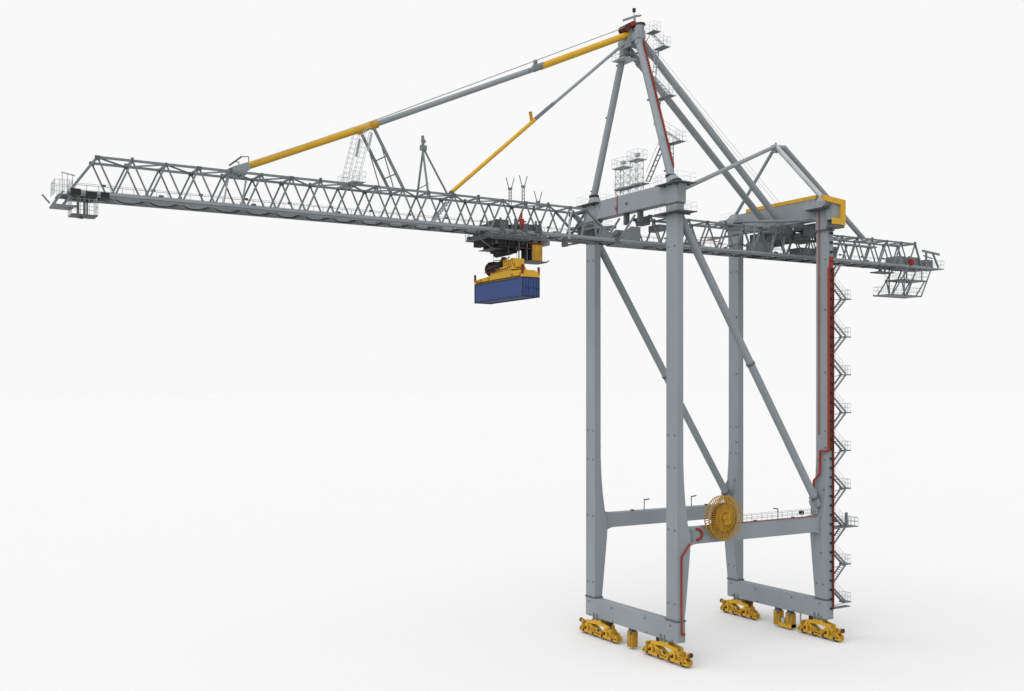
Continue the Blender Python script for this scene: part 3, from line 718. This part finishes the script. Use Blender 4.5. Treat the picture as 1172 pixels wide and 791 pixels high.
# ---- rail bogies
def bogie(xc, yc, L, out):
    h = L / 2; q = L / 4; c0 = h * .5
    m = MB()                                                # equaliser: two cheek plates on a pivot block
    for xa, xb in ((xc - .5, xc - .3), (xc + .3, xc + .5)):
        m.prism_yz([(yc - .65, -.2), (yc + .65, -.2), (yc + .75, -.42), (yc + c0 + .3, -.58), (yc + c0 + .36, -1.2), (yc + c0 - .34, -1.2), (yc + c0 - .42, -.9), (yc + .3, -.8), (yc - .3, -.8), (yc - c0 + .42, -.9), (yc - c0 + .34, -1.2), (yc - c0 - .36, -1.2), (yc - c0 - .3, -.58), (yc - .75, -.42)], xa, xb)
    m.box(xc - .28, xc + .28, yc - .55, yc + .55, -.7, -.26)
    bo_ = m.build('rail_bogie', 'yellow', crane)
    for s_ in (-1, 1):
        c = yc + s_ * c0
        t = MB()
        for x in (xc - .36, xc + .36):
            t.bar((x, c - q * .97, -1.98), (x, c + q * .97, -1.98), .2, .36)
            t.bar((x, c - q * .92, -1.86), (x, c - .1, -1.0), .2, .34); t.bar((x, c + q * .92, -1.86), (x, c + .1, -1.0), .2, .34)
            t.bar((x, c, -1.9), (x, c, -.8), .22, .5); t.box(x - .14, x + .14, c + s_ * q * .55 - .22, c + s_ * q * .55 + .22, -1.75, -1.3)
        t.box(xc - .25, xc + .25, c - .3, c + .3, -1.7, -.9)
        t.build('truck_frame', 'yellow', bo_)
        for d in (-q * .52, q * .52):
            w = MB(); w.tube((xc - .16, c + d, -2.02), (xc + .16, c + d, -2.02), .42, n=20); w.tube((xc - .5, c + d, -2.02), (xc + .5, c + d, -2.02), .17, n=12)
            w.build('rail_wheel', 'brown', bo_)
            g = MB(); g.tube((xc - .7, c + d * .9, -1.55), (xc - .2, c + d * .9, -1.55), .2, n=12); g.box(xc - .62, xc - .47, c + d * 1.2 - .2, c + d * 1.2 + .16, -1.8, -1.4); g.build('drive_motor', 'ochre', bo_)
        pn = MB(); pn.tube((xc - .56, c, -.98), (xc + .56, c, -.98), .16, n=12); pn.build('truck_pin', 'dark', bo_)
        mo = MB(); mo.box(xc - .5, xc + .1, c + s_ * q * .5 - .2, c + s_ * q * .5 + .2, -1.28, -.82); mo.tube((xc - .64, c + s_ * q * .5, -1.02), (xc - .5, c + s_ * q * .5, -1.02), .16, n=12); mo.build('gear_box', 'ochre', bo_)
    e = yc + out * (h - .05)
    bf = MB(); bf.box(xc - .3, xc + .3, min(e, e - out * .5), max(e, e - out * .5), -2.25, -1.75); bf.bar((xc, e - out * .75, -1.75), (xc, e - out * .1, -1.05), .5, .28); bf.tube((xc, e - out * .3, -1.0), (xc, e + out * .12, -1.0), .2, n=14)
    bf.build('end_buffer', 'ochre', bo_)
    MB().tube((xc, e + out * .12, -1.0), (xc, e + out * .3, -1.0), .27, n=14).build('buffer_pad', 'brown', bo_)
    e2 = yc - out * (h - .05)
    MB().prism_yz([(e2, -2.2), (e2 + out * .5, -2.2), (e2 + out * .9, -1.35), (e2 + out * .45, -1.5)], xc - .42, xc + .42).build('rail_sweeper', 'ochre', bo_)
    MB().box(xc - .05, xc + .6, yc - out * 1.5 - .35, yc - out * 1.5 + .35, -.75, -.12).build('brake_unit', 'brown', bo_)


bogie(0.57, 14.8, 7.7, 1); bogie(0.57, 2.3, 7.7, -1)
bogie(23.5, 15.3, 6.7, 1); bogie(23.5, 1.4, 6.6, -1)
for xc, yc in ((0.57, 8.55), (23.5, 8.35), (23.5, 6.3)):
    k = MB(); k.box(xc - .4, xc + .4, yc - .55, yc + .45, -2.2, -.36); k.box(xc - .48, xc - .4, yc - .2, yc + .1, -2.0, -.7); k.tube((xc - .5, yc + .25, -1.7), (xc + .5, yc + .25, -1.7), .16, n=10)
    ko = k.build('storm_anchor', 'ochre', crane, bevel=0.03)
    d = MB(); d.box(xc - .3, xc + .3, yc - .4, yc + .3, -.36, -.003); d.box(xc - .5, xc - .41, yc - .5, yc - .15, -.7, -.15); d.build('anchor_bracket', 'dark', ko)
k = MB(); k.box(23.0, 24.0, 5.75, 7.75, -2.25, -1.75); k.build('storm_anchor', 'yellow', crane)
k = MB(); k.box(23.2, 23.8, 7.1, 7.6, -1.75, -1.2); k.tube((23.5, 4.6, -1.8), (23.5, 4.6, -.02), .1); k.build('cable_chute', 'pale', crane)

# ================================================================== trolley
tro = thing('boom_trolley', (-16.2, YC, 43.2), 'dark grey trolley under the lattice boom, with a yellow driver cabin on its right', 'crane trolley')
m = MB()
m.box(-19.9, -12.6, 6.15, 6.75, 43.25, 43.8); m.box(-19.9, -12.6, 10.25, 10.85, 43.25, 43.8)
for x in (-19.8, -17.6, -15.2, -13.2): m.box(x, x + .5, 6.75, 10.25, 43.2, 43.75)
m.box(-18.6, -14.6, 6.7, 10.3, 42.75, 43.2)
m.build('trolley_frame', 'dark', tro, bevel=0.03)
m = MB(); m.box(-18.2, -15.2, 6.6, 10.2, 42.35, 42.74); m.box(-17.7, -15.6, 7.4, 9.6, 42.0, 42.35); m.tube((-16.7, 7.0, 42.1), (-16.7, 10.0, 42.1), .42, n=16)
for x in (-18.0, -17.0, -16.0): m.tube((x, 6.4, 42.95), (x, 6.9, 42.95), .35, n=12)
m.box(-19.5, -18.7, 7.0, 10.0, 42.6, 43.2)
m.each('sheave_block', 'black', tro)  # near-black colour puts the trolley's underside shade into the material
m = MB()
for x0, x1, y0, y1, z1 in ((-18.2, -16.7, 7.35, 9.6, 45.4), (-16.4, -15.3, 7.4, 9.4, 45.0), (-14.6, -12.9, 7.3, 9.5, 45.15), (-19.6, -18.5, 7.4, 9.2, 44.75)):
    m.box(x0, x1, y0, y1, 44.5, z1)
for x in (-17.8, -15.0, -13.4): m.tube((x, 7.2, 44.95), (x, 7.2, 45.55), .12); m.box(x - .3, x + .3, 6.7, 6.9, 44.3, 45.1)
for x in (-16.3, -13.2): m.box(x - .11, x + .11, 6.55, 6.75, 43.8, 45.5)
m.each('hoist_gear', 'dark', tro)
m = MB()
for x in (-19.2, -17.2, -15.2, -13.4):
    for y in (6.78, 10.22): m.tube((x, y - .1, 43.98), (x, y + .1, 43.98), .2, n=14)
m.each('running_wheel', 'steel', tro)
m = MB(); m.box(-19.6, -15.0, 5.85, 6.14, 43.1, 43.16); m.box(-18.9, -15.3, 7.0, 10.0, 42.24, 42.3); m.box(-20.6, -19.92, 6.8, 9.8, 43.1, 43.2); m.bar((-20.5, 6.8, 43.1), (-18.9, 7.2, 42.3), .12)
wp = m.build('trolley_walkway', 'dark', tro)
m = MB(); m.rail([(-19.6, 5.9, 43.16), (-15.0, 5.9, 43.16)], 1.0, .9, .018); m.rail([(-20.6, 6.8, 43.2), (-20.6, 9.8, 43.2)], 1.0, .7, .025); m.rail([(-18.9, 7.0, 42.3), (-15.3, 7.0, 42.3)], .9, .8, .022); m.build('platform_handrail', 'steel', wp)
m = MB(); m.bar((-15.45, 6.85, 44.4), (-15.4, 6.85, 46.3), .14, .14); m.bar((-15.45, 6.85, 44.9), (-15.4, 6.85, 45.6), .3, .34); m.bar((-15.9, 6.8, 45.3), (-14.9, 6.8, 45.3), .16, .14); m.build('red_emergency_drive', 'red', tro)
cabn = MB(); cabn.box(-14.6, -13.35, 5.95, 7.5, 41.1, 42.85)
co = cabn.build('driver_cabin', 'ochre', tro, bevel=0.04)
m = MB(); m.box(-14.66, -14.603, 6.05, 7.4, 41.2, 42.7); m.build('cabin_window', 'glass', co)
m = MB(); m.box(-15.1, -13.2, 5.85, 7.6, 42.86, 42.98); m.box(-16.2, -14.7, 5.9, 6.0, 42.3, 42.38); m.build('cabin_roof', 'brown', co)
m = MB(); m.box(-15.4, -12.9, 5.7, 7.7, 40.93, 41.05)
for x in (-16.2, -15.2): m.bar((x, 6.1, 41.0), (x, 6.1, 43.2), .1)
m.bar((-16.2, 6.1, 41.0), (-14.6, 6.1, 41.0), .12); m.bar((-14.1, 6.5, 42.9), (-14.1, 6.5, 43.4), .6); m.bar((-13.1, 5.8, 40.95), (-12.6, 5.8, 41.2), .1); m.build('cabin_platform', 'dark', co)
m = MB(); m.box(-15.2, -14.75, 6.6, 7.3, 41.2, 42.8); m.build('cabin_door', 'black', co)
m = MB(); m.box(-13.3, -12.2, 6.3, 8.2, 42.9, 43.6); m.build('electrical_box', 'steel', tro)
m = MB()
for x in (-17.4, -16.4):
    for y in (6.2, 9.4): m.tube((x, y, 40.3), (x, y, 42.5), .022, n=5)
m.each('hoist_rope', 'dark', tro)

# ================================================================== spreader
CX, CY, CZ = -16.95, 7.5, 38.92
spr = thing('container_spreader', (CX, CY, CZ), 'yellow lifting spreader with headblock and cable drum, clamped on the blue container', 'spreader')
m = MB()
m.prism_yz([(2.5, CZ + .22), (12.4, CZ + .22), (12.4, CZ + .55), (9.6, CZ + .72), (9.5, CZ + .98), (5.3, CZ + .98), (5.2, CZ + .88), (2.5, CZ + .72)], CX - .75, CX + .55)
m.box(CX - .5, CX + .3, 3.0, 12.0, CZ + .05, CZ + .215)
m.build('spreader_beam', 'yellow', spr, bevel=0.04)
for y in (2.62, 12.42):
    m = MB(); m.box(CX - 1.04, CX + 1.04, y - .16, y + .16, CZ + .02, CZ + (.45 if y > 5 else .6)); m.build('end_beam', 'yellow', spr)
m = MB()
for y in (2.55, 12.45):
    for x in (CX - 1.0, CX + .95): m.box(x - .07, x + .07, y - .14, y + .14, CZ + .3, CZ + 1.05)
m.bar((CX + .2, 4.4, CZ + .7), (CX + .2, 4.4, CZ + 1.5), .2, .25); m.box(CX - .5, CX - .1, 10.0, 10.5, CZ + .8, CZ + 1.1)
m.each('corner_guide', 'darkred', spr)
hb = MB(); hb.prism_yz([(4.6, CZ + .985), (8.4, CZ + .985), (8.0, CZ + 1.35), (5.0, CZ + 1.45)], CX - .8, CX + .8)
ho = hb.build('headblock', 'yellow', spr)
m = MB()
for y in (5.2, 6.5): m.tube((CX - .6, y, CZ + 1.7), (CX + .5, y, CZ + 1.7), .5, n=22)
m.each('sheave', 'ochre', ho)
m = MB()
for y in (5.2, 6.5): m.ring((CX - .62, y, CZ + 1.7), .46, .06, 'x', 24, 5); m.tube((CX - .68, y, CZ + 1.7), (CX - .6, y, CZ + 1.7), .14, n=10)
m.build('sheave_rim', 'yellow', ho)
m = MB()
for y in (4.65, 5.85, 7.1): m.prism_yz([(y - .1, CZ + 1.2), (y + .1, CZ + 1.2), (y + .1, CZ + 2.1), (y - .1, CZ + 2.1)], CX - .55, CX + .45)
m.each('sheave_cheek', 'yellow', ho)
m = MB()
for y0_, y1_, zz in ((8.3, 5.0, 2.2), (10.4, 7.3, 1.1), (8.0, 4.8, 1.25)): m.path([(CX - .98, y0_, CZ + zz), (CX - .9, (y0_ + y1_) / 2, CZ + zz - .12), (CX - .98, y1_, CZ + zz + .05)], .045, 6)
m.build('hydraulic_hose', 'darkred', ho)
m = MB()
for y in (3.4, 5.0, 9.9, 11.6): m.box(CX - .82, CX - .753, y - .14, y + .14, CZ + .3, CZ + .52)
m.each('twistlock_cover', 'ochre', spr)
m = MB(); m.tube((CX - .3, 7.6, CZ + 1.45), (CX - .3, 10.6, CZ + 1.5), .55, n=20); m.box(CX - .6, CX + .5, 7.7, 9.3, CZ + 1.5, CZ + 2.1); m.bar((CX - .2, 8.4, CZ + 1.6), (CX - .2, 7.4, CZ + 2.4), .5, .4); m.box(CX - .7, CX + .3, 9.0, 10.2, CZ + 2.1, CZ + 2.2)
m.build('power_unit', 'black', ho)
m = MB(); m.ring((CX - .3, 10.3, CZ + 1.48), .62, .1, 'y', 28, 6); m.ring((CX - .3, 9.2, CZ + 1.5), .6, .06, 'y', 28, 6); m.bar((CX - .95, 10.0, CZ + 1.4), (CX - .95, 8.0, CZ + 1.6), .1); m.build('cable_basket', 'brown', ho)

# ================================================================== container
con = thing('shipping_container', (CX, CY, 36.86), 'plain blue steel shipping container hanging from the yellow spreader', 'container')
x0, x1, y0, y1, z0, z1 = CX - 1.04, CX + 1.04, 2.46, 12.56, 36.86, CZ
m = MB()
# corrugated long sides
for xs, sg in ((x0 + .05, -1), (x1 - .05, 1)):
    n = 44; prof = []
    for i in range(n + 1):
        y = y0 + .12 + (y1 - y0 - .24) * i / n
        prof.append((xs + (sg * .008 if (i // 2) % 2 else 0.0), y))
    vs = [(x, y, z0 + .14) for x, y in prof] + [(x, y, z1 - .1) for x, y in prof]
    k = len(prof)
    fs = [(i, i + 1, k + i + 1, k + i) for i in range(k - 1)]
    if sg < 0: fs = [tuple(reversed(f)) for f in fs]
    m.add(vs, fs)
m.box(x0 + .08, x1 - .08, y0 + .1, y1 - .08, z0 + .1, z1 - .06)
m.build('container_body', 'blue', con)
m = MB()
for x in (x0, x1 - .12):
    for y in (y0, y1 - .14): m.box(x, x + .12, y, y + .14, z0, z1)
m.each('corner_post', 'navy', con)
m = MB()
for x in (x0 + .003, x1 - .103):
    m.box(x, x + .1, y0 + .14, y1 - .14, z0 + .01, z0 + .15); m.box(x, x + .1, y0 + .14, y1 - .14, z1 - .1, z1 - .003)
for y in (y0 + .003, y1 - .103):
    m.box(x0 + .12, x1 - .12, y, y + .1, z0 + .01, z0 + .15); m.box(x0 + .12, x1 - .12, y, y + .1, z1 - .1, z1 - .003)
m.each('frame_rail', 'navy', con)
for xa, xb in ((x0 + .13, CX - .01), (CX + .01, x1 - .13)):
    m = MB(); m.box(xa, xb, y0 + .04, y0 + .09, z0 + .16, z1 - .11); do = m.build('container_door', 'blue', con)
    m = MB()
    for q in (.3, .7):
        x = xa + (xb - xa) * q; m.tube((x, y0 + .01, z0 + .16), (x, y0 + .01, z1 - .12), .022, n=6)
        m.bar((x, y0 + .0, z0 + .95), (x + .26, y0 + .0, z0 + .95), .04)
    m.build('locking_bar', 'navy', do)

# ================================================================== light, world, camera
w = bpy.data.worlds.new('World'); SC.world = w; w.use_nodes = True
bg = w.node_tree.nodes['Background']
bg.inputs[0].default_value = (0.950, 0.952, 0.952, 1); bg.inputs[1].default_value = 1.0
sd = bpy.data.lights.new('studio_key', 'SUN'); sd.energy = 4.1; sd.angle = math.radians(110); sd.color = (1.0, 1.0, 1.0)
so = bpy.data.objects.new('studio_key', sd); COL.objects.link(so)
so.rotation_euler = Vector((0.66, 0.30, -0.69)).to_track_quat('-Z', 'Y').to_euler()
so.location = (-150, -80, 160)

cam = bpy.data.cameras.new('camera'); co_ = bpy.data.objects.new('camera', cam); COL.objects.link(co_)
co_.location = W((-73.78, -88.665, 27.562))
co_.rotation_euler = (math.radians(90), 0, 1.03137499 - math.pi / 2)
cam.sensor_fit = 'HORIZONTAL'; cam.sensor_width = 36; cam.lens = 1207.25 / 1172 * 36
cam.shift_y = 49.256 / 1172
cam.clip_start = 1; cam.clip_end = 20000
SC.camera = co_
vs_ = SC.view_settings
vs_.view_transform = 'Standard'; vs_.look = 'None'; vs_.exposure = 0; vs_.gamma = 1; vs_.use_curve_mapping = False
SC.cycles.max_bounces = 6
